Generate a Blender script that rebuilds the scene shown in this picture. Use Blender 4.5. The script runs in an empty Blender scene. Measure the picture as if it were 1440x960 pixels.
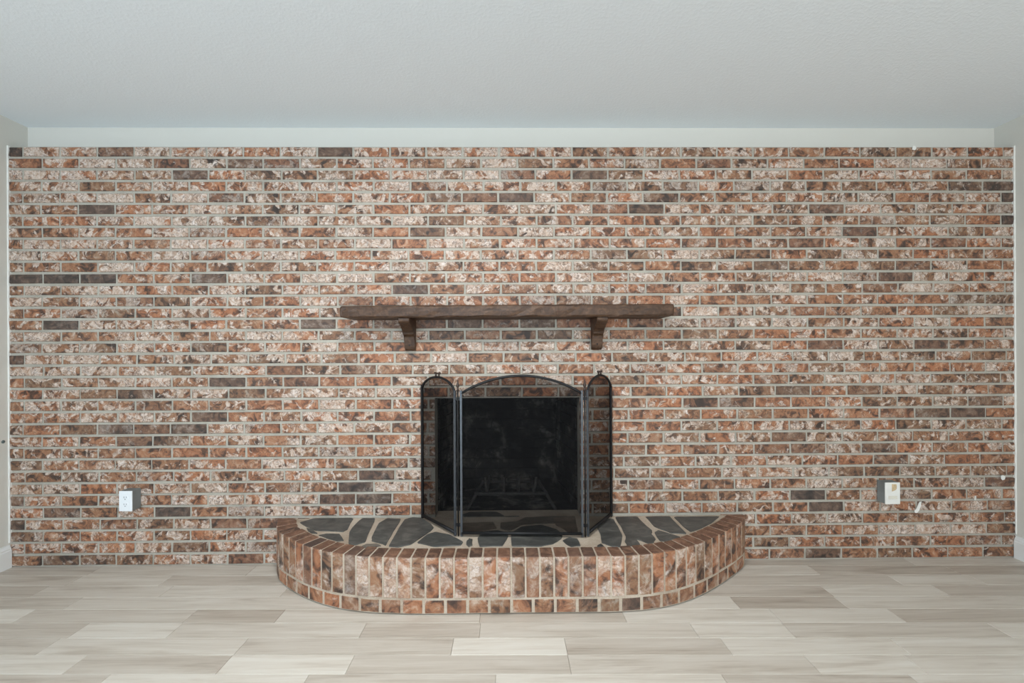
import bpy, bmesh, math, random
from mathutils import Vector

random.seed(11)
scene = bpy.context.scene
COL = scene.collection

# ------------------------------------------------------------------ camera
CAM = Vector((-0.059, -2.55, 1.2363))
FPX, YAW, ROLL, SHIFT = 611.7, 0.01034, 0.00452, 14.05
cam_data = bpy.data.cameras.new('camera')
cam_data.sensor_width = 36.0
cam_data.lens = FPX / 1440.0 * 36.0
cam_data.shift_y = SHIFT / 1440.0
cam_data.clip_start = 0.02
cam = bpy.data.objects.new('camera', cam_data)
COL.objects.link(cam)
cam.location = CAM
cy, sy = math.cos(YAW), math.sin(YAW)
FWD, RGT, UPV = Vector((sy, cy, 0)), Vector((cy, -sy, 0)), Vector((0, 0, 1))
cr, sr = math.cos(ROLL), math.sin(ROLL)
from mathutils import Matrix
cam_x = RGT * cr - UPV * sr
cam_y = RGT * sr + UPV * cr
m = Matrix((cam_x, cam_y, -FWD)).transposed().to_4x4()
m.translation = CAM
cam.matrix_world = m
scene.camera = cam


def ray(u, v):
    x = (u - 720.0) / FPX
    y = -(v - 480.0 - SHIFT) / FPX
    return FWD + cam_x * x + cam_y * y


def on_y(u, v, Y=0.0):
    d = ray(u, v)
    return CAM + d * ((Y - CAM.y) / d.y)


def on_z(u, v, Z=0.0):
    d = ray(u, v)
    return CAM + d * ((Z - CAM.z) / d.z)


def to_px(p):
    d = Vector(p) - CAM
    z = d.dot(FWD)
    return 720 + FPX * d.dot(cam_x) / z, 480 + SHIFT - FPX * d.dot(cam_y) / z


# ------------------------------------------------------------------ world, light, exposure
world = bpy.data.worlds.new('world')
scene.world = world
world.use_nodes = True
bg = world.node_tree.nodes['Background']
bg.inputs[0].default_value = (0.62, 0.78, 1.0, 1)
bg.inputs[1].default_value = 1.0

ROOM_L, ROOM_R, ROOM_B = -2.948, 2.952, -5.40
CEIL_Z = 2.60
WIN = [(-2.45, -0.35), (0.45, 2.35)]          # two wide windows in the wall behind the camera
WIN_Z = (0.35, 2.25)


def area(name, loc, rot, sx, sy_, power, color):
    l = bpy.data.lights.new(name, 'AREA')
    l.shape = 'RECTANGLE'
    l.size, l.size_y = sx, sy_
    l.energy = power
    l.color = color
    o = bpy.data.objects.new(name, l)
    COL.objects.link(o)
    o.location = loc
    o.rotation_euler = rot
    return o


for i, (a, b) in enumerate(WIN):
    area('window_daylight', ((a + b) / 2, ROOM_B + 0.03, (WIN_Z[0] + WIN_Z[1]) / 2), (math.radians(140), 0, 0),
         b - a - 0.1, WIN_Z[1] - WIN_Z[0] - 0.1, (146, 84)[i], ((0.70, 0.865, 1.0), (0.97, 0.95, 0.89))[i])
area('added_lamp_light', (-0.35, -1.70, CEIL_Z - 0.125), (0, 0, 0), 0.36, 0.36, 36, (1.0, 0.975, 0.94))  # overhead light added for the mantel shadow, source unseen

vs = scene.view_settings
vs.view_transform = 'Standard'
vs.look = 'None'
vs.exposure = 0.0
vs.gamma = 1.0
vs.use_curve_mapping = False


# ------------------------------------------------------------------ material helpers
class NT:
    def __init__(self, name):
        self.mat = bpy.data.materials.new(name)
        self.mat.use_nodes = True
        self.t = self.mat.node_tree
        self.t.nodes.clear()

    def n(self, typ, props=None, **inp):
        nd = self.t.nodes.new(typ)
        for k, v in (props or {}).items():
            setattr(nd, k, v)
        for k, v in inp.items():
            key = int(k[1:]) if k[0] == 'i' and k[1:].isdigit() else k.replace('_', ' ')
            self.set(nd.inputs[key], v)
        return nd

    def set(self, sock, v):
        if isinstance(v, bpy.types.NodeSocket):
            self.t.links.new(v, sock)
        elif isinstance(v, bpy.types.Node):
            self.t.links.new(v.outputs[0], sock)
        else:
            if hasattr(sock.default_value, '__len__') and len(sock.default_value) == 4 and len(v) == 3:
                v = (*v, 1)
            sock.default_value = v

    def math(self, op, a, b=0.0, clamp=False):
        nd = self.n('ShaderNodeMath', {'operation': op, 'use_clamp': clamp}, i0=a, i1=b)
        return nd.outputs[0]

    def mix(self, f, a, b, mode='MIX'):
        nd = self.n('ShaderNodeMix', {'data_type': 'RGBA', 'blend_type': mode})
        self.set(nd.inputs[0], f)
        self.set(nd.inputs[6], a)
        self.set(nd.inputs[7], b)
        return nd.outputs[2]

    def step(self, v, lo, hi):
        nd = self.n('ShaderNodeMapRange', {'interpolation_type': 'SMOOTHSTEP'}, Value=v, From_Min=lo, From_Max=hi)
        return nd.outputs[0]

    def noise(self, vec, scale, detail=3.0, rough=0.5, dist=0.0):
        return self.n('ShaderNodeTexNoise', None, Vector=vec, Scale=scale, Detail=detail, Roughness=rough, Distortion=dist)

    def ramp(self, v, stops):
        nd = self.n('ShaderNodeValToRGB', None, Fac=v)
        el = nd.color_ramp.elements
        while len(el) < len(stops):
            el.new(0.5)
        for e, (p, c) in zip(el, stops):
            e.position = p
            e.color = (*c, 1)
        return nd.outputs[0]

    def vmul(self, a, b):
        return self.n('ShaderNodeVectorMath', {'operation': 'MULTIPLY'}, i0=a, i1=b).outputs[0]

    def vadd(self, a, b):
        return self.n('ShaderNodeVectorMath', {'operation': 'ADD'}, i0=a, i1=b).outputs[0]

    def out(self, color, rough=0.6, bump=None, bstr=0.2, bdist=0.01, metallic=0.0, spec=0.5, shader=None):
        if shader is None:
            p = self.n('ShaderNodeBsdfPrincipled', None, Base_Color=color, Roughness=rough, Metallic=metallic)
            p.inputs['Specular IOR Level'].default_value = spec
            if bump is not None:
                b = self.n('ShaderNodeBump', None, Height=bump, Strength=bstr, Distance=bdist)
                self.t.links.new(b.outputs[0], p.inputs['Normal'])
            shader = p.outputs[0]
        o = self.n('ShaderNodeOutputMaterial')
        self.t.links.new(shader, o.inputs[0])
        return self.mat


def plain(name, color, rough=0.6, metallic=0.0, var=0.08, scale=20.0, spec=0.5, bstr=0.05):
    t = NT(name)
    pos = t.n('ShaderNodeNewGeometry').outputs['Position']
    nz = t.noise(pos, scale, 4.0, 0.6)
    lo = tuple(c * (1 - var) for c in color)
    hi = tuple(min(1, c * (1 + var)) for c in color)
    c = t.ramp(nz.outputs[0], [(0.3, lo), (0.7, hi)])
    return t.out(c, rough, nz.outputs[0], bstr, 0.004, metallic, spec)


def piece_params(t):
    """x = seed, y = darkness, z = whiteness: from the object's colour, or for joined pieces from a face attribute."""
    oi = t.n('ShaderNodeObjectInfo').outputs['Color']
    at = t.n('ShaderNodeAttribute', {'attribute_name': 'piece'}).outputs['Color']
    s = t.n('ShaderNodeSeparateColor', None, Color=t.vadd(oi, at))
    return s.outputs[0], s.outputs[1], s.outputs[2]


def brick_material(name='mottled_brick', soft=False):
    t = NT(name)
    k = 0.62 if soft else 1.0
    seed, dark, white = piece_params(t)
    pos = t.n('ShaderNodeNewGeometry').outputs['Position']
    off = t.n('ShaderNodeCombineXYZ', None, X=t.math('MULTIPLY', seed, 137.0), Y=t.math('MULTIPLY', seed, 61.0), Z=t.math('MULTIPLY', seed, 89.0)).outputs[0]
    p = t.vadd(pos, off)
    n0 = t.noise(p, 9.0, 2.0, 0.5, 0.6).outputs[0]
    n1 = t.noise(p, 21.0 * k, 5.0, 0.62, 0.9).outputs[0]
    n1 = t.math('ADD', t.math('MULTIPLY', n1, 0.75), t.math('MULTIPLY', n0, 0.25))
    base = t.ramp(n1, [(0.38, (0.060, 0.040, 0.031)), (0.44, (0.165, 0.090, 0.058)), (0.49, (0.33, 0.160, 0.086)), (0.55, (0.385, 0.220, 0.130)), (0.605, (0.48, 0.35, 0.255)), (0.68, (0.60, 0.52, 0.43))])
    # per brick hue shift between brown, orange and rose
    hue = t.math('FRACT', t.math('MULTIPLY', seed, 17.3))
    tint = t.ramp(hue, [(0.0, (0.66, 0.78, 0.86)), (0.25, (0.86, 0.92, 0.94)), (0.6, (1.02, 0.98, 0.96)), (0.8, (1.12, 0.98, 0.90)), (1.0, (0.98, 1.08, 1.16))])
    base = t.mix(1.0, base, tint, 'MULTIPLY')
    # pale lime and cream patches with ragged edges
    n2 = t.noise(t.vadd(p, (5.2, 1.7, 9.1)), 17.0 * k, 5.0, 0.62, 1.1).outputs[0]
    n2 = t.math('ADD', n2, t.math('MULTIPLY', t.math('SUBTRACT', n0, 0.5), 0.5))
    thr = t.math('SUBTRACT', 0.62, t.math('MULTIPLY', white, 0.24))
    pale_f = t.step(n2, thr, t.math('ADD', thr, 0.20 if soft else 0.08))
    n3 = t.noise(t.vadd(p, (1.3, 7.7, 2.9)), 42.0, 4.0, 0.65, 1.2).outputs[0]
    pale = t.ramp(n3, [(0.30, (0.38, 0.275, 0.205)), (0.43, (0.53, 0.425, 0.34)), (0.54, (0.64, 0.575, 0.50)), (0.66, (0.79, 0.77, 0.74))])
    col = t.mix(t.math('MULTIPLY', pale_f, 0.80 if soft else 0.90), base, pale)
    # dark swirled veins
    n4 = t.noise(t.vadd(p, (8.8, 3.1, 4.4)), 22.0 * k, 4.0, 0.6, 1.7).outputs[0]
    vein = t.math('SUBTRACT', 1.0, t.step(t.math('ABSOLUTE', t.math('SUBTRACT', n4, 0.47)), 0.006, 0.045))
    vein = t.math('MULTIPLY', vein, t.step(n0, 0.36, 0.56))
    col = t.mix(t.math('MULTIPLY', vein, 0.35 if soft else 0.72), col, (0.075, 0.046, 0.035))
    # dark bricks, plus soot and painted shade under the mantel
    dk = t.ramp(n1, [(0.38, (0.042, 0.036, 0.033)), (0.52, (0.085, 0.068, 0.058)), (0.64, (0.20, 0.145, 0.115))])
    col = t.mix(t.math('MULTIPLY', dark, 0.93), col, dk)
    col = t.mix(1.0, col, (0.95, 0.865, 0.84), 'MULTIPLY')
    bh = t.math('ADD', t.math('MULTIPLY', n1, 0.6), t.math('MULTIPLY', pale_f, 0.35))
    return t.out(col, 0.62, bh, 0.55, 0.006, 0, 0.45)


def mortar_material(name, lo, hi):
    t = NT(name)
    pos = t.n('ShaderNodeNewGeometry').outputs['Position']
    a = t.noise(pos, 6.0, 4.0, 0.6).outputs[0]
    b = t.noise(pos, 160.0, 3.0, 0.6).outputs[0]
    c = t.ramp(t.math('ADD', t.math('MULTIPLY', a, 0.65), t.math('MULTIPLY', b, 0.35)), [(0.35, lo), (0.65, hi)])
    return t.out(c, 0.9, b, 0.5, 0.003, 0, 0.2)


def paint_material(name, color, bscale, bstr, bdist, rough=0.75):
    t = NT(name)
    pos = t.n('ShaderNodeNewGeometry').outputs['Position']
    a = t.noise(pos, bscale, 3.0, 0.55).outputs[0]
    h = t.step(a, 0.42, 0.66)
    return t.out(color, rough, h, bstr, bdist, 0, 0.3)


def plank_material():
    t = NT('washed_oak_plank')
    seed, tone, _w = piece_params(t)
    pos = t.n('ShaderNodeNewGeometry').outputs['Position']
    off = t.n('ShaderNodeCombineXYZ', None, X=t.math('MULTIPLY', seed, 171.0), Y=t.math('MULTIPLY', seed, 53.0), Z=t.math('MULTIPLY', seed, 29.0)).outputs[0]
    p = t.vadd(pos, off)
    g1 = t.noise(t.vmul(p, (1.6, 22.0, 8.0)), 1.0, 4.0, 0.6, 0.9).outputs[0]
    g2 = t.noise(t.vmul(p, (5.0, 130.0, 30.0)), 1.0, 3.0, 0.6, 0.2).outputs[0]
    g = t.math('ADD', t.math('MULTIPLY', g1, 0.72), t.math('MULTIPLY', g2, 0.28))
    light = t.ramp(g, [(0.30, (0.52, 0.46, 0.39)), (0.48, (0.665, 0.62, 0.55)), (0.68, (0.735, 0.705, 0.645))])
    darkc = t.ramp(g, [(0.28, (0.19, 0.145, 0.112)), (0.47, (0.36, 0.300, 0.245)), (0.70, (0.50, 0.44, 0.375))])
    col = t.mix(tone, light, darkc)
    rough = t.math('ADD', 0.36, t.math('MULTIPLY', g2, 0.2))
    return t.out(col, rough, g2, 0.06, 0.002, 0, 0.45)


def slate_material():
    t = NT('slate')
    seed, tan, _w = piece_params(t)
    pos = t.n('ShaderNodeNewGeometry').outputs['Position']
    off = t.n('ShaderNodeCombineXYZ', None, X=t.math('MULTIPLY', seed, 71.0), Y=t.math('MULTIPLY', seed, 33.0), Z=seed).outputs[0]
    p = t.vadd(pos, off)
    a = t.noise(t.vmul(p, (1.0, 1.6, 1.0)), 11.0, 5.0, 0.65, 0.6).outputs[0]
    c = t.ramp(a, [(0.28, (0.040, 0.040, 0.038)), (0.5, (0.074, 0.074, 0.069)), (0.75, (0.150, 0.145, 0.130))])
    c2 = t.ramp(a, [(0.3, (0.16, 0.12, 0.09)), (0.7, (0.34, 0.26, 0.19))])
    c = t.mix(tan, c, c2)
    return t.out(c, 0.5, a, 0.35, 0.006, 0, 0.5)


def soot_material():
    t = NT('sooty_firebrick')
    seed, _d, _w = piece_params(t)
    pos = t.n('ShaderNodeNewGeometry').outputs['Position']
    off = t.n('ShaderNodeCombineXYZ', None, X=seed, Y=seed, Z=seed).outputs[0]
    a = t.noise(pos, 5.0, 4.0, 0.6, 0.4).outputs[0]
    b = t.noise(t.vadd(pos, off), 30.0, 4.0, 0.6).outputs[0]
    c = t.ramp(t.math('ADD', t.math('MULTIPLY', a, 0.75), t.math('MULTIPLY', b, 0.25)),
               [(0.42, (0.008, 0.008, 0.008)), (0.52, (0.035, 0.033, 0.030)), (0.66, (0.22, 0.205, 0.18))])
    return t.out(c, 0.95, b, 0.4, 0.005, 0, 0.1)


def wood_material():
    t = NT('dark_stained_wood')
    pos = t.n('ShaderNodeNewGeometry').outputs['Position']
    a = t.noise(t.vmul(pos, (5.0, 30.0, 30.0)), 1.0, 5.0, 0.6, 1.2).outputs[0]
    b = t.noise(pos, 26.0, 3.0, 0.5, 1.8).outputs[0]
    v = t.math('ADD', t.math('MULTIPLY', a, 0.55), t.math('MULTIPLY', b, 0.45))
    c = t.ramp(v, [(0.30, (0.022, 0.012, 0.008)), (0.5, (0.066, 0.034, 0.019)), (0.70, (0.140, 0.076, 0.042))])
    return t.out(c, 0.5, v, 0.5, 0.006, 0, 0.35)


def screen_mesh_material():
    t = NT('woven_wire_mesh')
    d = t.n('ShaderNodeBsdfDiffuse', None, Color=(0.009, 0.009, 0.0095))
    tr = t.n('ShaderNodeBsdfTransparent', None, Color=(1, 1, 1))
    mx = t.n('ShaderNodeMixShader', None, Fac=0.62)
    t.t.links.new(tr.outputs[0], mx.inputs[1])
    t.t.links.new(d.outputs[0], mx.inputs[2])
    return t.out(None, shader=mx.outputs[0])


M_BRICK = brick_material()
M_HBRICK = brick_material('whitewashed_brick', True)


def brick_edge_material():
    t = NT('plain_brick_edge')
    seed, dark, _w = piece_params(t)
    pos = t.n('ShaderNodeNewGeometry').outputs['Position']
    off = t.n('ShaderNodeCombineXYZ', None, X=t.math('MULTIPLY', seed, 37.0), Y=t.math('MULTIPLY', seed, 61.0), Z=seed).outputs[0]
    a = t.noise(t.vadd(pos, off), 22.0, 5.0, 0.65, 0.6).outputs[0]
    hue = t.math('FRACT', t.math('MULTIPLY', seed, 23.7))
    lo = t.ramp(hue, [(0.0, (0.075, 0.045, 0.034)), (0.5, (0.120, 0.062, 0.040)), (1.0, (0.165, 0.085, 0.055))])
    c = t.mix(t.step(a, 0.42, 0.66), lo, t.mix(0.5, lo, (0.36, 0.20, 0.13)))
    c = t.mix(t.math('MULTIPLY', dark, 0.8), c, (0.06, 0.052, 0.05))
    return t.out(c, 0.7, a, 0.5, 0.005, 0, 0.35)


M_EDGE = brick_edge_material()
M_MORTAR = mortar_material('grey_mortar', (0.35, 0.325, 0.275), (0.49, 0.46, 0.40))
M_HMORTAR = mortar_material('tan_mortar', (0.36, 0.285, 0.215), (0.58, 0.50, 0.41))
M_WALL = paint_material('wall_paint', (0.66, 0.645, 0.595), 60.0, 0.05, 0.002)
M_CEIL = paint_material('ceiling_paint', (0.85, 0.90, 0.935), 75.0, 0.16, 0.003, 0.85)
M_TRIM = plain('trim_paint', (0.78, 0.79, 0.78), 0.4, 0, 0.01, 8)
M_PLANK = plank_material()
M_SLATE = slate_material()
M_SOOT = soot_material()
M_WOOD = wood_material()
M_WIRE = screen_mesh_material()
M_IRON = plain('black_iron', (0.010, 0.010, 0.011), 0.5, 0.0, 0.2, 40, 0.3)
M_STEEL = plain('dark_steel_bar', (0.075, 0.082, 0.092), 0.4, 0.5, 0.15, 40)
M_BRONZE = plain('dark_bronze', (0.045, 0.028, 0.022), 0.4, 0.3, 0.2, 60)
M_GRATE = plain('ashy_iron', (0.060, 0.056, 0.052), 0.8, 0.0, 0.3, 50)
M_BOX = plain('grey_painted_box', (0.185, 0.205, 0.205), 0.5, 0, 0.10, 14)
M_PLATE = plain('white_plastic', (0.80, 0.83, 0.86), 0.3, 0, 0.01, 10)
M_PLATE2 = plain('off_white_plastic', (0.78, 0.77, 0.73), 0.35, 0, 0.03, 40)
M_SLOT = plain('dark_slot', (0.10, 0.10, 0.12), 0.6)
M_TAN = plain('tan_smudge', (0.56, 0.42, 0.25), 0.6, 0, 0.25, 120)
M_TAN2 = plain('pale_tan_print', (0.64, 0.58, 0.45), 0.6, 0, 0.1, 120)
M_SPOT = plain('dark_spot', (0.10, 0.13, 0.13), 0.7)
M_CAULK = plain('white_caulk', (0.78, 0.77, 0.73), 0.6, 0, 0.05, 30)
M_GLASS = plain('window_backing', (0.5, 0.5, 0.5), 0.3)


# ------------------------------------------------------------------ mesh helpers
def add_hex(bm, c, mat=None):
    """8 corners: 0-3 bottom loop, 4-7 top loop."""
    v = [bm.verts.new(p) for p in c]
    for f in ((3, 2, 1, 0), (4, 5, 6, 7), (0, 1, 5, 4), (1, 2, 6, 5), (2, 3, 7, 6), (3, 0, 4, 7)):
        bm.faces.new([v[i] for i in f])
    return v


def add_box(bm, x0, x1, y0, y1, z0, z1):
    return add_hex(bm, [(x0, y0, z0), (x1, y0, z0), (x1, y1, z0), (x0, y1, z0), (x0, y0, z1), (x1, y0, z1), (x1, y1, z1), (x0, y1, z1)])


def add_prism(bm, pts, direction):
    """closed polygon pts (3D) extruded along direction."""
    d = Vector(direction)
    a = [bm.verts.new(p) for p in pts]
    b = [bm.verts.new(Vector(p) + d) for p in pts]
    n = len(pts)
    f1 = bm.faces.new(a)
    f2 = bm.faces.new(b[::-1])
    for i in range(n):
        bm.faces.new((a[i], b[i], b[(i + 1) % n], a[(i + 1) % n]))


def add_tube(bm, pts, r, seg=8, flat=1.0):
    pts = [Vector(p) for p in pts]
    rings = []
    prev = None
    for i, p in enumerate(pts):
        a = pts[max(0, i - 1)]
        b = pts[min(len(pts) - 1, i + 1)]
        d = (b - a).normalized()
        ref = Vector((0, 0, 1)) if abs(d.z) < 0.9 else Vector((0, 1, 0))
        if prev is None:
            s = d.cross(ref).normalized()
        else:
            s = (prev - d * prev.dot(d)).normalized()
        prev = s
        w = d.cross(s)
        rr = r[i] if isinstance(r, (list, tuple)) else r
        rings.append([bm.verts.new(p + s * (rr * math.cos(2 * math.pi * k / seg)) + w * (rr * flat * math.sin(2 * math.pi * k / seg))) for k in range(seg)])
    for A, B in zip(rings, rings[1:]):
        for k in range(seg):
            bm.faces.new((A[k], A[(k + 1) % seg], B[(k + 1) % seg], B[k]))
    bm.faces.new(rings[0][::-1])
    bm.faces.new(rings[-1])


def bevel(bm, off, seg=1):
    bmesh.ops.bevel(bm, geom=list(bm.edges), offset=off, segments=seg, affect='EDGES', clamp_overlap=True)


def mesh_of(name, bm, mat, smooth=False):
    bmesh.ops.recalc_face_normals(bm, faces=list(bm.faces))
    me = bpy.data.meshes.new(name)
    bm.to_mesh(me)
    bm.free()
    me.materials.append(mat)
    if smooth:
        for p in me.polygons:
            p.use_smooth = True
    return me


def obj(name, bm, mat, parent=None, smooth=False, color=None):
    me = bm if isinstance(bm, bpy.types.Mesh) else mesh_of(name, bm, mat, smooth)
    o = bpy.data.objects.new(name, me)
    COL.objects.link(o)
    if parent is not None:
        o.parent = parent
        o.matrix_parent_inverse = Matrix.Translation(-parent.location) if parent.type == 'EMPTY' else Matrix()
    o.color = (0, 0, 0, 1) if color is None else (*color, 1)
    return o


def tag(o, label=None, cat=None, kind=None, group=None):
    if label:
        o['label'] = label
    if cat:
        o['category'] = cat
    if kind:
        o['kind'] = kind
    if group:
        o['group'] = group
    return o


def thing(name, loc, label, cat):
    o = bpy.data.objects.new(name, None)
    COL.objects.link(o)
    o.location = loc
    o.empty_display_size = 0.1
    return tag(o, label, cat)


def panel_with_hole(bm, X, Z, y0, y1, cells_out):
    """slab between y0 (front) and y1 over the grid X x Z, leaving out cells."""
    V = {}

    def v(i, j, k):
        if (i, j, k) not in V:
            V[(i, j, k)] = bm.verts.new((X[i], (y0, y1)[k], Z[j]))
        return V[(i, j, k)]
    nx, nz = len(X) - 1, len(Z) - 1
    has = lambda i, j: 0 <= i < nx and 0 <= j < nz and (i, j) not in cells_out
    for i in range(nx):
        for j in range(nz):
            if not has(i, j):
                continue
            bm.faces.new((v(i, j, 0), v(i + 1, j, 0), v(i + 1, j + 1, 0), v(i, j + 1, 0)))
            bm.faces.new((v(i, j, 1), v(i, j + 1, 1), v(i + 1, j + 1, 1), v(i + 1, j, 1)))
            for di, dj, a, b in ((-1, 0, (i, j), (i, j + 1)), (1, 0, (i + 1, j), (i + 1, j + 1)), (0, -1, (i, j), (i + 1, j)), (0, 1, (i, j + 1), (i + 1, j + 1))):
                if not has(i + di, j + dj):
                    bm.faces.new((v(*a, 0), v(*b, 0), v(*b, 1), v(*a, 1)))


# ------------------------------------------------------------------ the setting
OPX0, OPX1, OPZ0, OPZ1 = -0.487, 0.365, 0.272, 0.965      # firebox opening
VENEER = 0.105                                             # thickness of the brick facing
BRICK_TOP = 2.441
T = 0.12

bm = bmesh.new()
panel_with_hole(bm, [ROOM_L - T, OPX0 - 0.02, OPX1 + 0.02, ROOM_R + T], [-0.05, OPZ0 - 0.02, OPZ1 + 0.25, CEIL_Z + 0.1], VENEER, VENEER + T, {(1, 1)})
wall_back = tag(obj('wall_back', bm, M_WALL), 'brick wall from side to side with a pale painted strip above the bricks', 'wall', 'structure')

bm = bmesh.new()
panel_with_hole(bm, [ROOM_L, OPX0, OPX1, ROOM_R], [0.0, OPZ0 - 0.06, OPZ1, BRICK_TOP - 0.003], 0.0075, VENEER, {(1, 1)})
tag(obj('mortar_bed', bm, M_MORTAR, wall_back), 'grey mortar between the bricks')

bm = bmesh.new()
add_box(bm, ROOM_L - T, ROOM_L, ROOM_B, VENEER, -0.05, CEIL_Z + 0.1)
wall_left = tag(obj('wall_left', bm, M_WALL), 'plain pale painted wall beside the outlet with two sockets', 'wall', 'structure')
bm = bmesh.new()
add_box(bm, ROOM_R, ROOM_R + T, ROOM_B, VENEER, -0.05, CEIL_Z + 0.1)
wall_right = tag(obj('wall_right', bm, M_WALL), 'plain pale painted wall beside the blank smudged cover plate', 'wall', 'structure')
bm = bmesh.new()
panel_with_hole(bm, [ROOM_L - T, WIN[0][0], WIN[0][1], WIN[1][0], WIN[1][1], ROOM_R + T], [-0.05, WIN_Z[0], WIN_Z[1], CEIL_Z + 0.1], ROOM_B, ROOM_B - T, {(1, 1), (3, 1)})
wall_front = tag(obj('wall_front', bm, M_WALL), 'pale painted wall with two wide windows facing the bricks', 'wall', 'structure')
bm = bmesh.new()
add_box(bm, ROOM_L - T, ROOM_R + T, ROOM_B - T, VENEER + T, CEIL_Z, CEIL_Z + 0.1)
tag(obj('ceiling', bm, M_CEIL), 'white orange-peel textured ceiling over the brick wall', 'ceiling', 'structure')

for i, (a, b) in enumerate(WIN):
    bm = bmesh.new()
    w = 0.05
    panel_with_hole(bm, [a, a + w, (a + b) / 2 - w / 2, (a + b) / 2 + w / 2, b - w, b], [WIN_Z[0], WIN_Z[0] + w, WIN_Z[1] - w, WIN_Z[1]], ROOM_B - 0.04, ROOM_B - 0.09, {(1, 1), (3, 1)})
    tag(obj('window_%d' % (i + 1), bm, M_TRIM), 'white framed window of two lights, %s' % ('nearer the wall with the nail hole' if i == 0 else 'farther from the wall with the nail hole'), 'window', 'structure')

# unseen flush ceiling lamp, added to cast a shadow under the mantel
lamp = thing('added_ceiling_lamp', (-0.35, -1.70, CEIL_Z - 0.12), 'added round flush white glass ceiling lamp, out of view', 'lamp')
t = NT('lit_glass')
em = t.n('ShaderNodeEmission', None, Color=(1.0, 0.95, 0.88), Strength=1.5)
M_LIT = t.out(None, shader=em.outputs[0])
bm = bmesh.new()
add_tube(bm, [(-0.35, -1.70, CEIL_Z - 0.001), (-0.35, -1.70, CEIL_Z - 0.03)], [0.20, 0.21], 32)
obj('lamp_base', bm, M_TRIM, lamp, True)
bm = bmesh.new()
add_tube(bm, [(-0.35, -1.70, CEIL_Z - 0.03), (-0.35, -1.70, CEIL_Z - 0.06), (-0.35, -1.70, CEIL_Z - 0.09), (-0.35, -1.70, CEIL_Z - 0.115), (-0.35, -1.70, CEIL_Z - 0.12)], [0.195, 0.185, 0.15, 0.08, 0.02], 32)
obj('glass_dome', bm, M_LIT, lamp, True)

# baseboards
BB = 0.132
for side, x, s in (('left', ROOM_L, 1), ('right', ROOM_R, -1)):
    bm = bmesh.new()
    prof = [(0, 0), (0.016, 0), (0.016, 0.098), (0.0135, 0.104), (0.0135, 0.112), (0.010, 0.118), (0.006, 0.127), (0.005, BB), (0, BB)]
    add_prism(bm, [(x + s * a, ROOM_B, z) for a, z in prof], (0, -ROOM_B - 0.003, 0))
    tag(obj('baseboard_' + side, bm, M_TRIM), 'white moulded baseboard along the wall beside the %s' % ('two-socket outlet' if side == 'left' else 'blank smudged plate'), 'baseboard', 'structure')

# ragged caulk beads where the bricks meet the side walls
for x, s in ((ROOM_L, 1), (ROOM_R, -1)):
    bm = bmesh.new()
    n = 90
    z0, z1 = BB + 0.01, BRICK_TOP
    rows = []
    for i in range(n + 1):
        z = z0 + (z1 - z0) * i / n
        w = 0.004 + 0.004 * random.random()
        rows.append([bm.verts.new((x, -0.006, z)), bm.verts.new((x + s * w, -0.0045, z)), bm.verts.new((x + s * w, 0.009, z))])
    for A, B in zip(rows, rows[1:]):
        for k in range(2):
            bm.faces.new((A[k], A[k + 1], B[k + 1], B[k]))
    obj('caulk_bead', bm, M_CAULK, wall_back)

# dark spot on the side wall
p = on_z(4.5, 621, 0.0)
d = ray(4.5, 621)
p = CAM + d * ((ROOM_L - CAM.x) / d.x)
bm = bmesh.new()
add_tube(bm, [p + Vector((0.0002, 0, 0)), p + Vector((0.003, 0, 0))], [0.010, 0.007], 10)
obj('nail_hole', bm, M_SPOT, wall_left)

# ------------------------------------------------------------------ floor planks
SL, PW, YC0 = -0.0165, 0.1053, -0.041
bm = bmesh.new()
add_box(bm, ROOM_L - T, ROOM_R + T, ROOM_B - T, VENEER + T + 0.6, -0.06, -0.006)
floor = tag(obj('floor', bm, M_PLANK, color=(0.3, 0.6, 0)), 'pale washed oak plank floor in front of the brick wall', 'floor', 'structure')

JOINTS = [  # photo x of the butt joints in each row, and the tone of each board
    (789, [250, 620, 1000, 1278], [.5, .5, .5, .60, .30]),
    (803, [132, 352, 760, 1147, 1343], [.55, .45, .25, .35, .70, .75]),
    (816, [105, 233, 720, 1260, 1377], [.55, .30, .62, .50, .20, .25]),
    (832, [54, 233, 400, 800, 1165, 1327], [.72, .35, .28, .5, .62, .22, .60]),
    (848.5, [102, 480, 720, 1035, 1185], [.55, .32, .3, .18, .66, .32]),
    (866.5, [33, 267, 393, 675, 878, 1092, 1263], [.12, .50, .78, .28, .66, .22, .28, .66]),
    (886.5, [110, 245, 510, 675, 977, 1110, 1407], [.55, .15, .32, .60, .42, .12, .48, .18]),
    (909, [67, 339, 636, 796, 1022, 1267], [.55, .26, .45, .06, .58, .18, .22]),
    (934.5, [105, 315, 492, 801, 1143, 1288], [.18, .45, .05, .52, .36, .16, .22]),
    (956, [146, 430, 697, 1020, 1287], [.45, .08, .40, .12, .52, .18]),
]


def plank_mesh(bm, x0, x1, ya, yb):
    g, b, t0 = 0.0005, 0.0012, -0.0065
    lo = lambda x, y: (x, y + SL * x)
    ring = lambda e, z: [bm.verts.new((*lo(x, y), z)) for x, y in ((x0 + e, yb + e), (x1 - e, yb + e), (x1 - e, ya - e), (x0 + e, ya - e))]
    A, B, C = ring(g, t0), ring(g, -b), ring(g + b, 0.0)
    fs = [bm.faces.new(C)]
    for P, Q in ((A, B), (B, C)):
        for k in range(4):
            fs.append(bm.faces.new((P[k], P[(k + 1) % 4], Q[(k + 1) % 4], Q[k])))
    return fs


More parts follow.
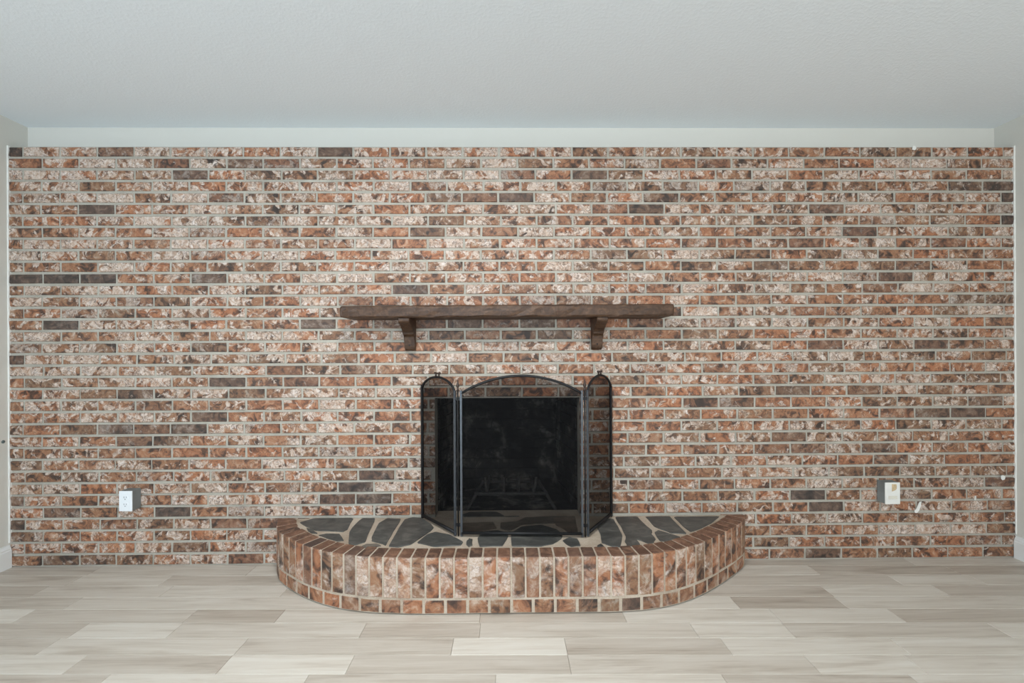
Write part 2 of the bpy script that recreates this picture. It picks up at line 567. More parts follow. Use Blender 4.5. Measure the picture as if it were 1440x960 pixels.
for r, (v, js, tones) in enumerate(JOINTS):
    ya = YC0 + PW * (1 - r)
    yb = ya - PW
    xs = [ROOM_L + 0.001] + [on_z(u, v).x for u in js] + [ROOM_R - 0.001]
    xs = [x for x in xs if ROOM_L <= x <= ROOM_R]
    for k, (a, b) in enumerate(zip(xs, xs[1:])):
        bm = bmesh.new()
        if r == 0:
            # first row: boards cut to a wedge against the bricks
            plank_mesh(bm, a, b, 0.0 + 0.06, yb)
        else:
            plank_mesh(bm, a, b, ya, yb)
        obj('plank', bm, M_PLANK, floor, color=(random.random(), max(0, min(1, tones[k] + random.uniform(-.04, .04))), 0))
# rows nearer than the frame, out to the wall behind
rest = bmesh.new()
lay = rest.faces.layers.float_color.new('piece')
r = len(JOINTS)
while YC0 - PW * r > ROOM_B - 0.05:
    ya = YC0 + PW * (1 - r)
    x = ROOM_L + 0.001
    first = True
    while x < ROOM_R - 0.05:
        L = random.choice((0.45, 0.62, 0.92, 0.92)) * (random.uniform(0.3, 1) if first else 1)
        first = False
        x1 = min(x + L, ROOM_R - 0.001)
        c = (random.random(), random.choice((.1, .2, .3, .45, .6, .7)), 0, 1)
        if r < len(JOINTS) + 5:
            b2 = bmesh.new()
            plank_mesh(b2, x, x1, ya, ya - PW)
            obj('plank', b2, M_PLANK, floor, color=c[:3])
        else:
            for f in plank_mesh(rest, x, x1, ya, ya - PW):
                f[lay] = c
        x = x1
    r += 1
tag(obj('planks_behind', rest, M_PLANK, floor), None, None, 'stuff')

# ------------------------------------------------------------------ wall bricks
def brick_verts(L, H, rnd):
    """brick face lying in the XZ plane, front at y = 0, origin at its centre"""
    j = lambda s: rnd.uniform(-s, s)
    hx, hz = L / 2, H / 2
    cor = [(-hx + j(.0015), -hz + j(.0012)), (hx + j(.0015), -hz + j(.0012)), (hx + j(.0015), hz + j(.0012)), (-hx + j(.0015), hz + j(.0012))]
    back = [(x, 0.016, z) for x, z in cor]
    edge = [(x, 0.0035 + j(.001), z) for x, z in cor]
    front = [(x - math.copysign(.0035 + abs(j(.0015)), x), j(.0012), z - math.copysign(.003 + abs(j(.001)), z)) for x, z in cor]
    vs_ = back + edge + front
    fs = [(8, 9, 10, 11)]
    for o in (0, 4):
        for k in range(4):
            fs.append((o + k, o + (k + 1) % 4, o + 4 + (k + 1) % 4, o + 4 + k))
    return vs_, fs


DARK_PX = [(21, 212, .8), (465, 214, .85), (487, 215, .8), (267, 245, .7), (136, 295, .95), (33, 393, 1), (84, 393, 1), (136, 393, 1),
           (293, 393, .7), (85, 459, 1), (454, 458, .75), (298, 490, .4), (732, 245, .5), (728, 279, .85), (679, 279, .5), (832, 246, .6),
           (910, 294, .6), (603, 327, .45), (580, 408, .85), (933, 279, .5), (556, 457, .45), (610, 457, .6), (658, 457, .7), (710, 457, .7), (760, 457, .7), (815, 457, .5), (905, 457, .45), (630, 474, .3), (680, 474, .35), (730, 474, .35), (780, 474, .35),  # rows right below the mantel: soot and shelf shade darkened into the bricks
           (1010, 229, .5), (1407, 261, .7), (1417, 277, .9), (1417, 309, .9), (1208, 325, .75), (1135, 342, .55), (1160, 294, .6), (1262, 388, .7),
           (1337, 342, .5), (1088, 374, .4), (1163, 487, .6), (1312, 486, .7), (21, 507, .8), (321, 539, .9), (425, 539, .65), (297, 587, .75),
           (162, 606, .75), (215, 606, .5), (267, 605, .8), (192, 623, .5), (247, 720, 1), (88, 722, .6), (323, 735, .5), (190, 557, .5),
           (470, 702, .8), (350, 787, .55), (490, 685, .85), (525, 667, .8), (501, 701, .85), (1142, 696, 1), (1167, 712, .9), (1392, 565, .4),
           (1363, 581, .8), (1314, 581, .55), (1263, 581, .4), (1042, 567, .5), (1113, 550, .5), (1127, 615, .45), (1240, 630, .5), (1140, 630, .5),
           (1408, 679, .6), (988, 567, .5), (1167, 779, .6), (1267, 744, .7), (1088, 632, .35), (390, 230, .55), (345, 229, .5), (310, 279, .5),
           (250, 229, .5), (170, 213, .5), (1280, 374, .4), (960, 342, .3), (700, 720, .3), (20, 705, .6), (22, 735, .6)]
PLAIN_PX = [(33, 228), (603, 327), (215, 606), (108, 607), (1118, 779), (1192, 647), (1345, 646), (1395, 646), (350, 556), (360, 571), (266, 637), (870, 632), (1135, 342), (690, 327), (380, 522)]
WHITE_PX = [(160, 377), (237, 310), (165, 278), (265, 343), (235, 360), (500, 392), (290, 312), (540, 262), (680, 246), (700, 230), (640, 343), (1270, 744), (1318, 744), (1345, 744), (420, 718), (370, 360), (160, 409), (1290, 407), (330, 394), (300, 343)]

HEARTH_X = (-1.36, 1.28)
rows = []
H_UP = (BRICK_TOP - OPZ1) / 22
H_LO = OPZ1 / 14
z = BRICK_TOP
for i in range(36):
    h = H_UP if i < 22 else H_LO
    rows.append((z - h, h))
    z -= h
PITCH, JX, JZ = 0.2130, 0.0130, 0.0150
bricks = []
for i, (z0, h) in enumerate(rows):
    x = ROOM_L + (0.081 if i % 2 == 0 else 0.188) + random.uniform(-.006, .006)
    cuts = [ROOM_L - JX / 2]
    while x < ROOM_R - 0.03:
        cuts.append(x)
        x += PITCH + random.uniform(-.0035, .0035)
    cuts.append(ROOM_R + JX / 2)
    zc = z0 + h / 2
    for a, b in zip(cuts, cuts[1:]):
        segs = [(a + JX / 2, b - JX / 2)]
        if OPZ0 - 0.01 < zc < OPZ1:
            nxt = []
            for s0, s1 in segs:
                if s1 <= OPX0 or s0 >= OPX1:
                    nxt.append((s0, s1))
                else:
                    if s0 < OPX0 - 0.02:
                        nxt.append((s0, OPX0))
                    if s1 > OPX1 + 0.02:
                        nxt.append((OPX1, s1))
            segs = nxt
        for s0, s1 in segs:
            if zc < OPZ0 and s0 > HEARTH_X[0] and s1 < HEARTH_X[1]:
                continue                      # wholly behind the hearth
            if s1 - s0 > 0.015:
                bricks.append([s0, s1, z0 + JZ / 2 + random.uniform(-.0008, .0008), h - JZ])
info = []
for s0, s1, zb, hh in bricks:
    u, v = to_px(((s0 + s1) / 2, 0, zb + hh / 2))
    dk = 0.0
    wpos = 0.56 + 0.07 * (720 - u) / 720 + 0.09 * (400 - v) / 400
    if v > 500 and 480 < u < 960:
        wpos -= .08
    wh = max(0.05, min(0.95, random.gauss(wpos, 0.17)))
    if random.random() < 0.10:
        dk = random.uniform(0.1, 0.4)
    du = (s1 - s0) / 2 * 240 + 2
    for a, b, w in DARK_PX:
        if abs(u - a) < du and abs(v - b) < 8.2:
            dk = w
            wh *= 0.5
    for a, b in PLAIN_PX:
        if abs(u - a) < du and abs(v - b) < 8.2:
            wh = 0.0
            dk = max(dk, .15)
    for a, b in WHITE_PX:
        if abs(u - a) < du and abs(v - b) < 8.2:
            wh = 1.0
            dk = 0
    area_px = abs((to_px((s1, 0, zb))[0] - to_px((s0, 0, zb))[0]) * (to_px((s0, 0, zb))[1] - to_px((s0, 0, zb + hh))[1]))
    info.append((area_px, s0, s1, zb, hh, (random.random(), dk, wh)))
info.sort(key=lambda q: -q[0])

shared = {}
for (area_px, s0, s1, zb, hh, c) in info[:300]:
    key = (round(s1 - s0, 3), round(hh, 4), random.randrange(3))
    if key not in shared:
        vv, ff = brick_verts(s1 - s0, hh, random)
        me = bpy.data.meshes.new('brick')
        me.from_pydata(vv, [], ff)
        me.materials.append(M_BRICK)
        shared[key] = me
    o = bpy.data.objects.new('brick', shared[key])
    COL.objects.link(o)
    o.location = ((s0 + s1) / 2, random.uniform(-.0015, .0015), zb + hh / 2)
    o.parent = wall_back
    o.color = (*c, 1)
av, af, ac = [], [], []
for (area_px, s0, s1, zb, hh, c) in info[300:]:
    vv, ff = brick_verts(s1 - s0, hh, random)
    o0 = len(av)
    cx, cz, dy = (s0 + s1) / 2, zb + hh / 2, random.uniform(-.0015, .0015)
    av += [(x + cx, y + dy, z_ + cz) for x, y, z_ in vv]
    af += [tuple(k + o0 for k in f) for f in ff]
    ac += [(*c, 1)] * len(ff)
me = bpy.data.meshes.new('further_bricks')
me.from_pydata(av, [], af)
at = me.attributes.new('piece', 'FLOAT_COLOR', 'FACE')
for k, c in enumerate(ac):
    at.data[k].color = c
me.materials.append(M_BRICK)
tag(obj('further_bricks', me, M_BRICK, wall_back), None, None, 'stuff')

# paint dabs on the bricks
for (u, v, pts) in ((1292, 714, [(-6, 4), (-3, 1), (-1, -3), (1, -8), (4, -9), (3, -3), (1, 3), (-2, 7), (-5, 7)]),
                    (1371.5, 700, [(-1, 3), (0, -3), (1.2, -3), (1, 3)]), (1411, 671, [(-3, 2), (-3, -2), (0, -3), (3, -1), (2, 3), (-1, 4)]),
                    (1286, 208, [(-3, 2), (-2, -3), (1, -3), (3, 0), (1, 3)])):
    bm = bmesh.new()
    add_prism(bm, [on_y(u + a, v + b, -0.0022) for a, b in pts], (0, 0.003, 0))
    obj('paint_dab', bm, M_CAULK, wall_back)

# ------------------------------------------------------------------ firebox
fb = thing('firebox', (-0.061, 0.3, OPZ0 - 0.01), 'soot-blackened brick firebox set into the wall above the hearth', 'fireplace')
FX0, FX1, FY0, FY1, FZT = OPX0 + 0.01, OPX1 - 0.01, VENEER, 0.56, 1.12
BX0, BX1 = -0.395, 0.275
bm = bmesh.new()
add_box(bm, OPX0 - 0.15, OPX1 + 0.15, FY0 - 0.0, FY1 + 0.12, OPZ0 - 0.06, OPZ0 - 0.012)
obj('firebox_floor', bm, M_SOOT, fb)
bm = bmesh.new()
add_box(bm, OPX0 - 0.15, OPX1 + 0.15, FY0, FY1 + 0.12, FZT, FZT + 0.06)
obj('smoke_shelf', bm, M_SOOT, fb)
bm = bmesh.new()
add_box(bm, BX0 - 0.05, BX1 + 0.05, FY1 + 0.012, FY1 + 0.06, OPZ0 - 0.012, FZT)
obj('back_mortar', bm, M_SOOT, fb)
for xa, xb, s in ((FX0 - 0.012, BX0 - 0.012, -1), (FX1 + 0.012, BX1 + 0.012, 1)):
    bm = bmesh.new()
    pts = [(xa, FY0 + 0.001, OPZ0 - 0.012), (xb, FY1 + 0.03, OPZ0 - 0.012), (xb + s * .05, FY1 + 0.03, OPZ0 - 0.012), (xa + s * .05, FY0 + 0.001, OPZ0 - 0.012)]
    add_prism(bm, pts, (0, 0, FZT - OPZ0 + 0.012))
    obj('side_mortar', bm, M_SOOT, fb)
nrow = 12
hrow = (FZT - OPZ0) / nrow
for r in range(nrow):
    za, zb = OPZ0 - 0.008 + r * hrow + 0.005, OPZ0 - 0.008 + (r + 1) * hrow - 0.004
    x = BX0 - (0.11 if r % 2 else 0.0)
    while x < BX1:
        a, b = max(x, BX0 + .002), min(x + 0.214, BX1 - .002)
        if b - a > 0.02:
            bm = bmesh.new()
            add_box(bm, a, b, FY1 + random.uniform(0, .003), FY1 + 0.02, za, zb)
            obj('firebrick', bm, M_SOOT, fb, color=(random.random() * 9, 0, 0))
        x += 0.223
    for (xa, xb, s) in ((FX0, BX0, -1), (FX1, BX1, 1)):
        dvec = Vector((xb - xa, FY1 - FY0, 0))
        Ls = dvec.length
        dvec.normalize()
        nv = Vector((dvec.y * s, -dvec.x * s, 0))
        q = -0.11 if r % 2 else 0.0
        while q < Ls:
            a, b = max(q, 0.004), min(q + 0.214, Ls - 0.01)
            if b - a > 0.02:
                p0 = Vector((xa, FY0, 0)) + dvec * a
                p1 = Vector((xa, FY0, 0)) + dvec * b
                bm = bmesh.new()
                add_prism(bm, [(*p0.xy, za), (*p1.xy, za), (*(p1 + nv * .018).xy, za), (*(p0 + nv * .018).xy, za)], (0, 0, zb - za))
                obj('firebrick', bm, M_SOOT, fb, color=(random.random() * 9, 0, 0))
            q += 0.223
bm = bmesh.new()
add_box(bm, OPX0 + 0.002, OPX1 - 0.002, 0.02, VENEER, OPZ1 - 0.006, OPZ1 - 0.0005)
tag(obj('lintel_bar', bm, M_IRON, fb), 'black steel lintel bar')

# fire grate standing inside
gr = thing('fire_grate', (-0.05, 0.22, OPZ0 - 0.012), 'ashy black iron log grate standing inside the firebox', 'fire grate')
GZ = OPZ0 - 0.012
bm = bmesh.new()
add_tube(bm, [(-0.27, 0.17, GZ + 0.088), (0.19, 0.17, GZ + 0.088)], 0.011, 8)
obj('front_bar', bm, M_GRATE, gr, True)
bm = bmesh.new()
add_tube(bm, [(-0.24, 0.42, GZ + 0.088), (0.16, 0.42, GZ + 0.088)], 0.011, 8)
obj('rear_bar', bm, M_GRATE, gr, True)
for x, lean in ((-0.19, -0.012), (-0.085, 0.0), (0.005, 0.004), (0.10, 0.015)):
    bm = bmesh.new()
    add_tube(bm, [(x, 0.47, GZ + 0.11), (x, 0.42, GZ + 0.105), (x, 0.17, GZ + 0.103), (x, 0.145, GZ + 0.112), (x + lean * .5, 0.132, GZ + 0.15), (x + lean, 0.135, GZ + 0.20)], [.008, .009, .010, .010, .009, .007], 8)
    obj('grate_finger', bm, M_GRATE, gr, True)
for x, yy, s in ((-0.26, 0.17, -1), (0.18, 0.17, 1), (-0.23, 0.42, -1), (0.15, 0.42, 1)):
    bm = bmesh.new()
    add_tube(bm, [(x, yy, GZ + 0.085), (x + s * 0.035, yy - (0.03 if yy < .3 else -.03), GZ + 0.03), (x + s * 0.055, yy - (0.045 if yy < .3 else -.04), GZ + 0.0)], [.010, .009, .010], 8)
    obj('grate_leg', bm, M_GRATE, gr, True)

# ------------------------------------------------------------------ raised hearth
HZ = 0.272
CURVE = [(-1.40, -0.002), (-1.345, -.12), (-1.285, -.2), (-1.195, -.276), (-1.093, -.349), (-.99, -.405), (-.895, -.445), (-.79, -.473), (-.685, -.491), (-.49, -.503), (-.28, -.505),
         (-.08, -.504), (.13, -.504), (.33, -.505), (.46, -.503), (.6, -.489), (.71, -.463), (.81, -.424), (.905, -.374), (.99, -.320), (1.095, -.243), (1.2, -.160), (1.29, -.075), (1.335, -0.002)]


def catmull(pts, n=12):
    P = [Vector(p) for p in pts]
    P = [P[0] * 2 - P[1]] + P + [P[-1] * 2 - P[-2]]
    out = []
    for i in range(1, len(P) - 2):
        for k in range(n):
            t = k / n
            a, b, c, d = P[i - 1], P[i], P[i + 1], P[i + 2]
            out.append(0.5 * ((2 * b) + (c - a) * t + (2 * a - 5 * b + 4 * c - d) * t * t + (3 * b - a - 3 * c + d) * t ** 3))
    out.append(P[-2])
    return out


DENSE = catmull(CURVE)
ACC = [0.0]
for a, b in zip(DENSE, DENSE[1:]):
    ACC.append(ACC[-1] + (b - a).length)
LEN = ACC[-1]


def at_s(s):
    s = max(0.0, min(LEN, s))
    for k in range(len(ACC) - 1):
        if s <= ACC[k + 1]:
            f = (s - ACC[k]) / (ACC[k + 1] - ACC[k])
            return DENSE[k].lerp(DENSE[k + 1], f)
    return DENSE[-1]


def normal_s(s):                              # inward
    t = (at_s(s + 0.06) - at_s(s - 0.06)).normalized()
    return Vector((-t.y, t.x))


hearth = thing('raised_hearth', (-0.03, -0.25, 0.0), 'raised curved hearth edged with upright bricks and paved with dark slate', 'hearth')


def wedge(s0, s1, z0, z1, depth, out=0.0, taper=True):
    """brick between arc lengths s0 and s1, running inward"""
    o0, o1 = at_s(s0), at_s(s1)
    n0, n1 = normal_s(s0), normal_s(s1)
    o0, o1 = o0 - n0 * out, o1 - n1 * out
    i0, i1 = o0 + n0 * (depth + out), o1 + n1 * (depth + out)
    q = [o0, o1, i1, i0]
    q = [(p.x, min(p.y, -0.0038)) for p in q]
    return [(x, y, z0) for x, y in q] + [(x, y, z1) for x, y in q]


core = [at_s(LEN * k / 120) + normal_s(LEN * k / 120) * 0.0022 for k in range(121)]
bm = bmesh.new()
add_prism(bm, [(p.x, min(p.y, -0.0032), 0.006) for p in core], (0, 0, HZ - 0.010))
# widen the back edge up to the wall and through the opening
tag(obj('mortar_core', bm, M_HMORTAR, hearth), 'tan mortar between the bricks and the slates')
bm = bmesh.new()
add_box(bm, OPX0 + 0.002, OPX1 - 0.002, -0.0012, VENEER - 0.001, OPZ0 - 0.06, HZ - 0.004)
obj('threshold', bm, M_HMORTAR, fb)

NS = 46
for k in range(NS):
    s0, s1 = LEN * k / NS + 0.0045, LEN * (k + 1) / NS - 0.0045
    bm = bmesh.new()
    add_hex(bm, wedge(s0, s1, 0.0795 + random.uniform(-.002, .002), HZ + random.uniform(-.001, .001), 0.096 + random.uniform(-.003, .003), random.uniform(0, .002)))
    bevel(bm, 0.003)
    u = to_px((at_s((s0 + s1) / 2).x, -0.5, HZ))[0]
    wh = random.uniform(.65, 1.0) if 480 < u < 870 else random.uniform(.35, .7)
    dk = 0.0
    if 408 < u < 424 or 470 < u < 488:
        dk = 0.55
    elif random.random() < .15:
        dk = .3
    o = obj('brick', bm, M_HBRICK, hearth, color=(random.random(), dk, wh))
    o.data.materials.append(M_EDGE)
    for f in o.data.polygons:
        if f.normal.z > 0.6:
            f.material_index = 1
NB = 30
for k in range(NB):
    s0, s1 = LEN * k / NB + 0.006, LEN * (k + 1) / NB - 0.006
    bm = bmesh.new()
    add_hex(bm, wedge(s0, s1, 0.007, 0.0695, 0.085, random.uniform(-.001, .0015)))
    bevel(bm, 0.003)
    u = to_px((at_s((s0 + s1) / 2).x, -0.5, 0))[0]
    dk = .85 if 885 < u < 915 or 985 < u < 1003 else random.choice((0, 0, .1, .3))
    obj('brick', bm, M_HBRICK, hearth, color=(random.random(), dk, random.uniform(.05, .35)))

A1 = lambda l: [(360 + x / 4, 680 + y / 4) for x, y in l]
A6 = lambda l: [(480 + x / 5.143, 700 + y / 5.143) for x, y in l]
A7 = lambda l: [(740 + x / 4.8, 700 + y / 4.8) for x, y in l]
STONES = [
    (A1([(245, 215), (330, 190), (550, 190), (515, 255), (490, 268), (340, 262), (285, 240)]), 0),
    (A1([(283, 248), (320, 256), (347, 278), (310, 275)]), 0),
    (A1([(350, 287), (400, 278), (470, 280), (495, 318), (460, 322), (400, 305)]), 0),
    (A1([(525, 270), (560, 225), (600, 192), (670, 192), (655, 230), (615, 325), (560, 343), (520, 335)]), 0),
    (A1([(650, 300), (690, 220), (740, 192), (815, 195), (790, 240), (760, 290), (730, 345), (690, 330), (650, 320)]), 0),
    (A1([(835, 200), (880, 188), (930, 190), (985, 225), (1000, 245), (985, 262), (870, 340), (800, 355), (745, 350), (780, 290)]), 0),
    (A1([(592, 350), (620, 337), (680, 335), (705, 347), (660, 356), (610, 358)]), .25),
    (A1([(905, 330), (960, 285), (1010, 270), (1090, 285), (1165, 325), (1150, 345), (1000, 352)]), 0),
    (A1([(1185, 320), (1200, 305), (1218, 310), (1218, 345), (1195, 352), (1182, 340)]), 0),
    (A6([(985, 288), (1000, 262), (1040, 238), (1130, 230), (1210, 255), (1200, 290), (1165, 345), (1000, 350)]), 0),
    (A6([(1232, 348), (1226, 250), (1300, 205), (1450, 192), (1560, 225), (1600, 262), (1590, 292), (1530, 330), (1440, 348)]), 0),
    (A7([(245, 285), (290, 262), (345, 272), (368, 320), (305, 327), (265, 305)]), 0),
    (A6([(870, 118), (930, 100), (1120, 98), (1180, 128), (1110, 152), (960, 160), (880, 165)]), .08),
    (A6([(1120, 150), (1200, 130), (1290, 128), (1272, 152), (1180, 160)]), 0),
    (A6([(862, 180), (1100, 172), (1125, 218), (1030, 232), (970, 258), (862, 255)]), .75),
    (A6([(1150, 178), (1270, 168), (1330, 140), (1500, 110), (1640, 130), (1560, 178), (1300, 192), (1220, 235), (1150, 218)]), .4),
    (A7([(180, 130), (330, 120), (350, 225), (300, 240), (250, 205), (200, 180)]), .8),
    (A7([(475, 190), (540, 135), (590, 140), (620, 190), (650, 250), (635, 328), (580, 325), (510, 300), (500, 240)]), 0),
    (A7([(600, 125), (750, 122), (790, 165), (850, 215), (845, 240), (875, 275), (860, 300), (825, 305), (740, 275), (770, 312), (680, 325), (665, 290), (672, 255), (640, 190)]), 0),
    (A7([(805, 125), (970, 122), (1010, 165), (1085, 240), (980, 235), (900, 205), (865, 190), (830, 150)]), 0),
    (A7([(865, 230), (890, 215), (960, 235), (1045, 262), (930, 290), (900, 285)]), 0),
    (A7([(995, 125), (1305, 122), (1255, 165), (1180, 203), (1110, 226), (1060, 190)]), 0),
    (A7([(480, 320), (505, 307), (528, 330), (480, 333)]), 0),
]
for poly, tan in STONES:
    pts = []
    for u, v in poly:
        p = on_z(u, v, HZ)
        pts.append(p)
    inside = sum(p.y for p in pts) / len(pts) > -0.03
    for p in pts:
        p.y = min(p.y, VENEER - 0.004) if inside else min(p.y, -0.006)
        if inside:
            p.y = max(p.y, -0.001)
            p.x = max(OPX0 + .012, min(OPX1 - .012, p.x))
    # round the outline a little
    fine = []
    for i in range(len(pts)):
        a, b = pts[i], pts[(i + 1) % len(pts)]
        fine += [a.lerp(b, 0.06), a.lerp(b, 0.5) + Vector((random.uniform(-.003, .003), random.uniform(-.003, .003), 0)), a.lerp(b, 0.94)]
    for p in fine:
        if not inside:
            p.y = min(p.y, -0.005)
        p.z = HZ - 0.014
    top = HZ + random.uniform(-.0005, .0015)
    bm = bmesh.new()
    lo = [bm.verts.new(p) for p in fine]
    c = sum(fine, Vector()) / len(fine)
    mid = [bm.verts.new((p.x, p.y, top - 0.0025)) for p in fine]
    hi = [bm.verts.new((p.x + (c.x - p.x) * .012, p.y + (c.y - p.y) * .012, top)) for p in fine]
    n = len(fine)
    bm.faces.new(hi)
    for P, Q in ((lo, mid), (mid, hi)):
        for k in range(n):
            bm.faces.new((P[k], P[(k + 1) % n], Q[(k + 1) % n], Q[k]))
    bmesh.ops.triangulate(bm, faces=[f for f in bm.faces if len(f.verts) > 4])
    obj('flagstone', bm, M_SLATE, fb if inside else hearth, color=(random.random(), tan, 0))

# ------------------------------------------------------------------ mantel shelf
MY = -0.205
tl, tr, br_, bl = on_y(477.5, 430, MY), on_y(948.5, 427, MY), on_y(949, 444, MY), on_y(477.5, 446.5, MY)
mantel = thing('mantel_shelf', (-0.06, 0.0, 1.25), 'dark rough-hewn wooden mantel shelf on two corbel brackets above the firebox', 'mantel')
bm = bmesh.new()
FR = [0, 0.0018, 0.006] + [k / 40 for k in range(1, 40)] + [0.994, 0.9982, 1]
NX = len(FR) - 1
rnd = random.Random(4)
ringsv = []
for k in range(NX + 1):
    f = FR[k]
    x = tl.x + (tr.x - tl.x) * f
    zt = tl.z + (tr.z - tl.z) * f
    zb = bl.z + (br_.z - bl.z) * f
    e = min(f, 1 - f)
    pinch = 0.006 if k in (0, NX) else (0.002 if k in (1, NX - 1) else 0.0)
    j = lambda s: rnd.uniform(-s, s)
    prof = [(-0.0025, zb + pinch), (MY + .006 + pinch + j(.002), zb + pinch + j(.0015)), (MY + pinch + j(.003), zb + .008 + pinch + j(.002)), (MY - .001 + pinch + j(.003), (zb + zt) / 2),
            (MY + pinch + j(.003), zt - .007 - pinch + j(.002)), (MY + .006 + pinch, zt - pinch), (-0.0025, zt - pinch)]
    ringsv.append([bm.verts.new((x, y, z_)) for y, z_ in prof])
for A, B in zip(ringsv, ringsv[1:]):
    n = len(A)
    for k in range(n):
        bm.faces.new((A[k], A[(k + 1) % n], B[(k + 1) % n], B[k]))
bm.faces.new(ringsv[0][::-1])
bm.faces.new(ringsv[-1])
shelf = obj('shelf_board', bm, M_WOOD, mantel)

for x0, x1 in ((-0.652, -0.592), (0.430, 0.490)):
    zt = bl.z + (br_.z - bl.z) * ((x0 - tl.x) / (tr.x - tl.x)) - 0.0005
    prof = [(-0.003, zt), (-0.186, zt), (-0.187, zt - .018), (-0.180, zt - .026), (-0.150, zt - .036), (-0.120, zt - .049), (-0.092, zt - .064), (-0.078, zt - .078), (-0.080, zt - .085),
            (-0.068, zt - .092), (-0.056, zt - .094), (-0.050, zt - .100), (-0.040, zt - .150), (-0.034, zt - .168), (-0.022, zt - .178), (-0.003, zt - .180)]
    bm = bmesh.new()
    add_prism(bm, [(x0, y, z_) for y, z_ in prof], (x1 - x0, 0, 0))
    bevel(bm, 0.0025)
    bk = obj('bracket', bm, M_WOOD, mantel)
    bm = bmesh.new()
    cx = (x0 + x1) / 2
    add_tube(bm, [(cx, -0.036, zt - .146), (cx, -0.0435, zt - .1465)], 0.0045, 8)
    obj('screw', bm, M_IRON, bk)

# ------------------------------------------------------------------ fireplace screen
screen = thing('fireplace_screen', (0.0, -0.2, HZ), 'black three-panel folding fireplace screen with arched tops and wire mesh', 'fire screen')
ZB, ZR = HZ + 0.004, 1.030
PANELS = [((-0.556, -0.022), (-0.337, -0.268), 0.072, 'side'), ((-0.303, -0.275), (0.325, -0.298), 0.092, 'centre'), ((0.356, -0.290), (0.541, -0.024), 0.078, 'side')]
for (A, B, rise, kind) in PANELS:
    A, B = Vector((*A, 0)), Vector((*B, 0))
    P = lambda f, z_: (A.x + (B.x - A.x) * f, A.y + (B.y - A.y) * f, z_)
    side = Vector((B - A)).normalized()
    nrm = Vector((side.y, -side.x, 0))
    pan = bmesh.new()
    arch = []
    NA = 20
    for k in range(NA + 1):
        f = k / NA
        if kind == 'side':
            zz = ZR - 0.005 + rise * (max(0.0, 1 - (2 * f - 1) ** 2)) ** 0.62
        else:
            zz = ZR - 0.012 + rise * (1 - (2 * f - 1) ** 2) ** 0.95
        arch.append(P(f, zz))
    outline = [P(0, ZB + .01)] + arch + [P(1, ZB + .01)]
    bm = bmesh.new()
    fv = [bm.verts.new(p) for p in outline]
    bm.faces.new(fv)
    bmesh.ops.triangulate(bm, faces=list(bm.faces))
    panel = obj('mesh_panel', bm, M_WIRE, screen)
    tag(panel, 'fine black wire mesh')
    for f in (0, 1):
        bm = bmesh.new()
        p = Vector(P(f, 0))
        w = 0.0066 if (kind == 'side' and ((f == 0) == (A.x < 0))) else 0.0060
        q = [p - side * w - nrm * w, p + side * w - nrm * w, p + side * w + nrm * w, p - side * w + nrm * w]
        add_hex(bm, [(c.x, c.y, HZ + .002) for c in q] + [(c.x, c.y, ZR + .004) for c in q])
        bevel(bm, 0.0012)
        outer = (kind == 'side') and ((f == 0) == (A.x < 0))
        obj('upright', bm, M_IRON if outer else M_STEEL, screen)
    bm = bmesh.new()
    add_tube(bm, arch, 0.0066, 8)
    obj('arch_bar', bm, M_IRON, screen, True)
    bm = bmesh.new()
    add_tube(bm, [P(0, ZB + .014), P(1, ZB + .014)], 0.0085, 8)
    obj('bottom_bar', bm, M_IRON, screen, True)
    if kind == 'side':
        top = Vector(arch[NA // 2])
        h = bmesh.new()
        for s in (-1, 1):
            add_tube(h, [top + side * (s * .0155) + Vector((0, 0, -.002)), top + side * (s * .0155) + Vector((0, 0, .026))], [.0055, .0045], 8)
        add_tube(h, [top + side * -.026 + Vector((0, 0, .022)), top + side * -.018 + Vector((0, 0, .021)), top + side * .018 + Vector((0, 0, .021)), top + side * .026 + Vector((0, 0, .022))], [.006, .0045, .0045, .006], 8)
        tag(obj('handle', h, M_BRONZE, screen, True), 'dark bronze lift handle')
        pf = Vector(P(0 if A.x < -.4 else 1, ZR + .004))
        k = bmesh.new()
        add_tube(k, [pf, pf + Vector((0, 0, .004)), pf + Vector((0, 0, .010)), pf + Vector((0, 0, .014))], [.004, .008, .007, .002], 8)
        obj('end_knob', k, M_IRON, screen, True)
for hx, hy in ((-0.320, -0.274), (0.3405, -0.297)):
    bm = bmesh.new()
    add_tube(bm, [(hx, hy, HZ + .002), (hx, hy, ZR)], 0.0042, 8)
    pin = obj('hinge_rod', bm, M_IRON, screen, True)
    bm = bmesh.new()
    add_tube(bm, [(hx, hy, ZR), (hx, hy, ZR + .012), (hx, hy, ZR + .018), (hx, hy, ZR + .026), (hx, hy, ZR + .036), (hx, hy, ZR + .044), (hx, hy, ZR + .054), (hx, hy, ZR + .060)],
             [.008, .005, .004, .0085, .0075, .004, .003, .001], 10)
    obj('finial', bm, M_BRONZE, pin, True)
    for zz in (HZ + .06, ZR - .04):
        bm = bmesh.new()
        add_box(bm, hx - .014, hx + .014, hy - .002, hy + .003, zz - .008, zz + .008)
        obj('hinge', bm, M_IRON, screen)

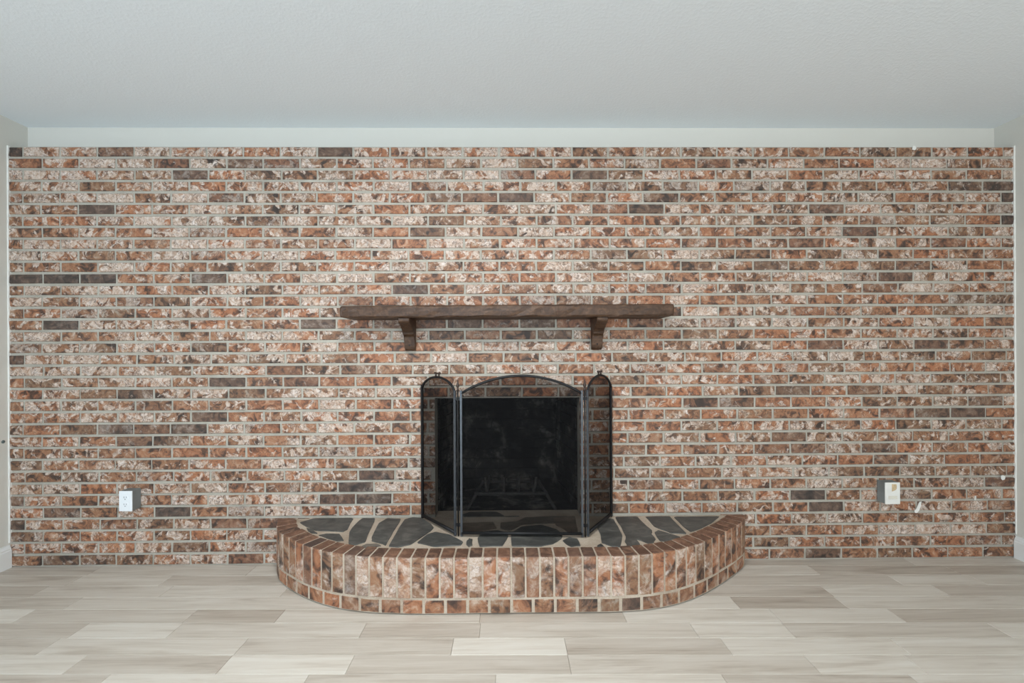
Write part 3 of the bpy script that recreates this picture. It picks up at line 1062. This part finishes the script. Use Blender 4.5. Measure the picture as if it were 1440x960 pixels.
# ------------------------------------------------------------------ boxes on the wall
def wall_box(u0, u1, v0, v1, front, label, cat, duplex):
    a, b = on_y(u0, v1, front), on_y(u1, v0, front)
    x0, x1, z0, z1 = a.x, b.x, a.z, b.z
    t = thing('outlet_box', ((x0 + x1) / 2, -0.002, z0), label, cat)
    bm = bmesh.new()
    add_box(bm, x0 + .001, x1 - .001, front + .006, -0.002, z0 + .001, z1 - .001)
    bevel(bm, 0.002)
    tag(obj('box', bm, M_BOX, t), 'grey surface-mounted box')
    bm = bmesh.new()
    add_box(bm, x0, x1, front, front + .006, z0, z1)
    bevel(bm, 0.0018)
    pl = obj('cover_plate', bm, M_PLATE if duplex else M_PLATE2, t)
    cx, cz = (x0 + x1) / 2, (z0 + z1) / 2
    if duplex:
        for s in (1, -1):
            c = cz + s * 0.0195
            bm = bmesh.new()
            pts = [(cx + .0168 * math.cos(q), front - .0012, c + min(.0135, max(-.0135, .0168 * math.sin(q)))) for q in [k * math.pi / 12 for k in range(24)]]
            add_prism(bm, pts, (0, .002, 0))
            obj('socket', bm, M_PLATE, pl)
            for dx, dz, w, h in ((-.0065, .003, .0022, .0085), (.0065, .003, .0022, .007), (0, -.0075, .0046, .0046)):
                bm = bmesh.new()
                add_box(bm, cx + dx - w / 2, cx + dx + w / 2, front - .0016, front - .0006, c + dz - h / 2, c + dz + h / 2)
                obj('slot', bm, M_SLOT, pl)
        bm = bmesh.new()
        add_tube(bm, [(cx, front + .001, cz), (cx, front - .001, cz)], .003, 8)
        obj('screw', bm, M_PLATE, pl)
    else:
        def strip(px, name, mat):
            b2 = bmesh.new()
            add_prism(b2, [on_y(q, w, front - .0006) for q, w in px], (0, .0012, 0))
            obj(name, b2, mat, pl)
        k = lambda l: [(1220 + x / 13.71, 660 + y / 13.71) for x, y in l]
        strip(k([(470, 280), (560, 285), (565, 360), (550, 390), (520, 405), (470, 425)]), 'tan_smudge', M_TAN)
        for yy in (515, 535, 558):
            strip(k([(400, yy), (575, yy - 4), (575, yy + 6), (400, yy + 10)]), 'faded_print', M_TAN2)
    return t


wall_box(167, 185.3, 690.3, 719, -0.066, 'grey box with white two-socket outlet cover standing off the bricks', 'outlet', True)
wall_box(1245.3, 1266, 678.3, 709, -0.062, 'grey box with blank off-white cover plate bearing a tan smudge', 'outlet', False)
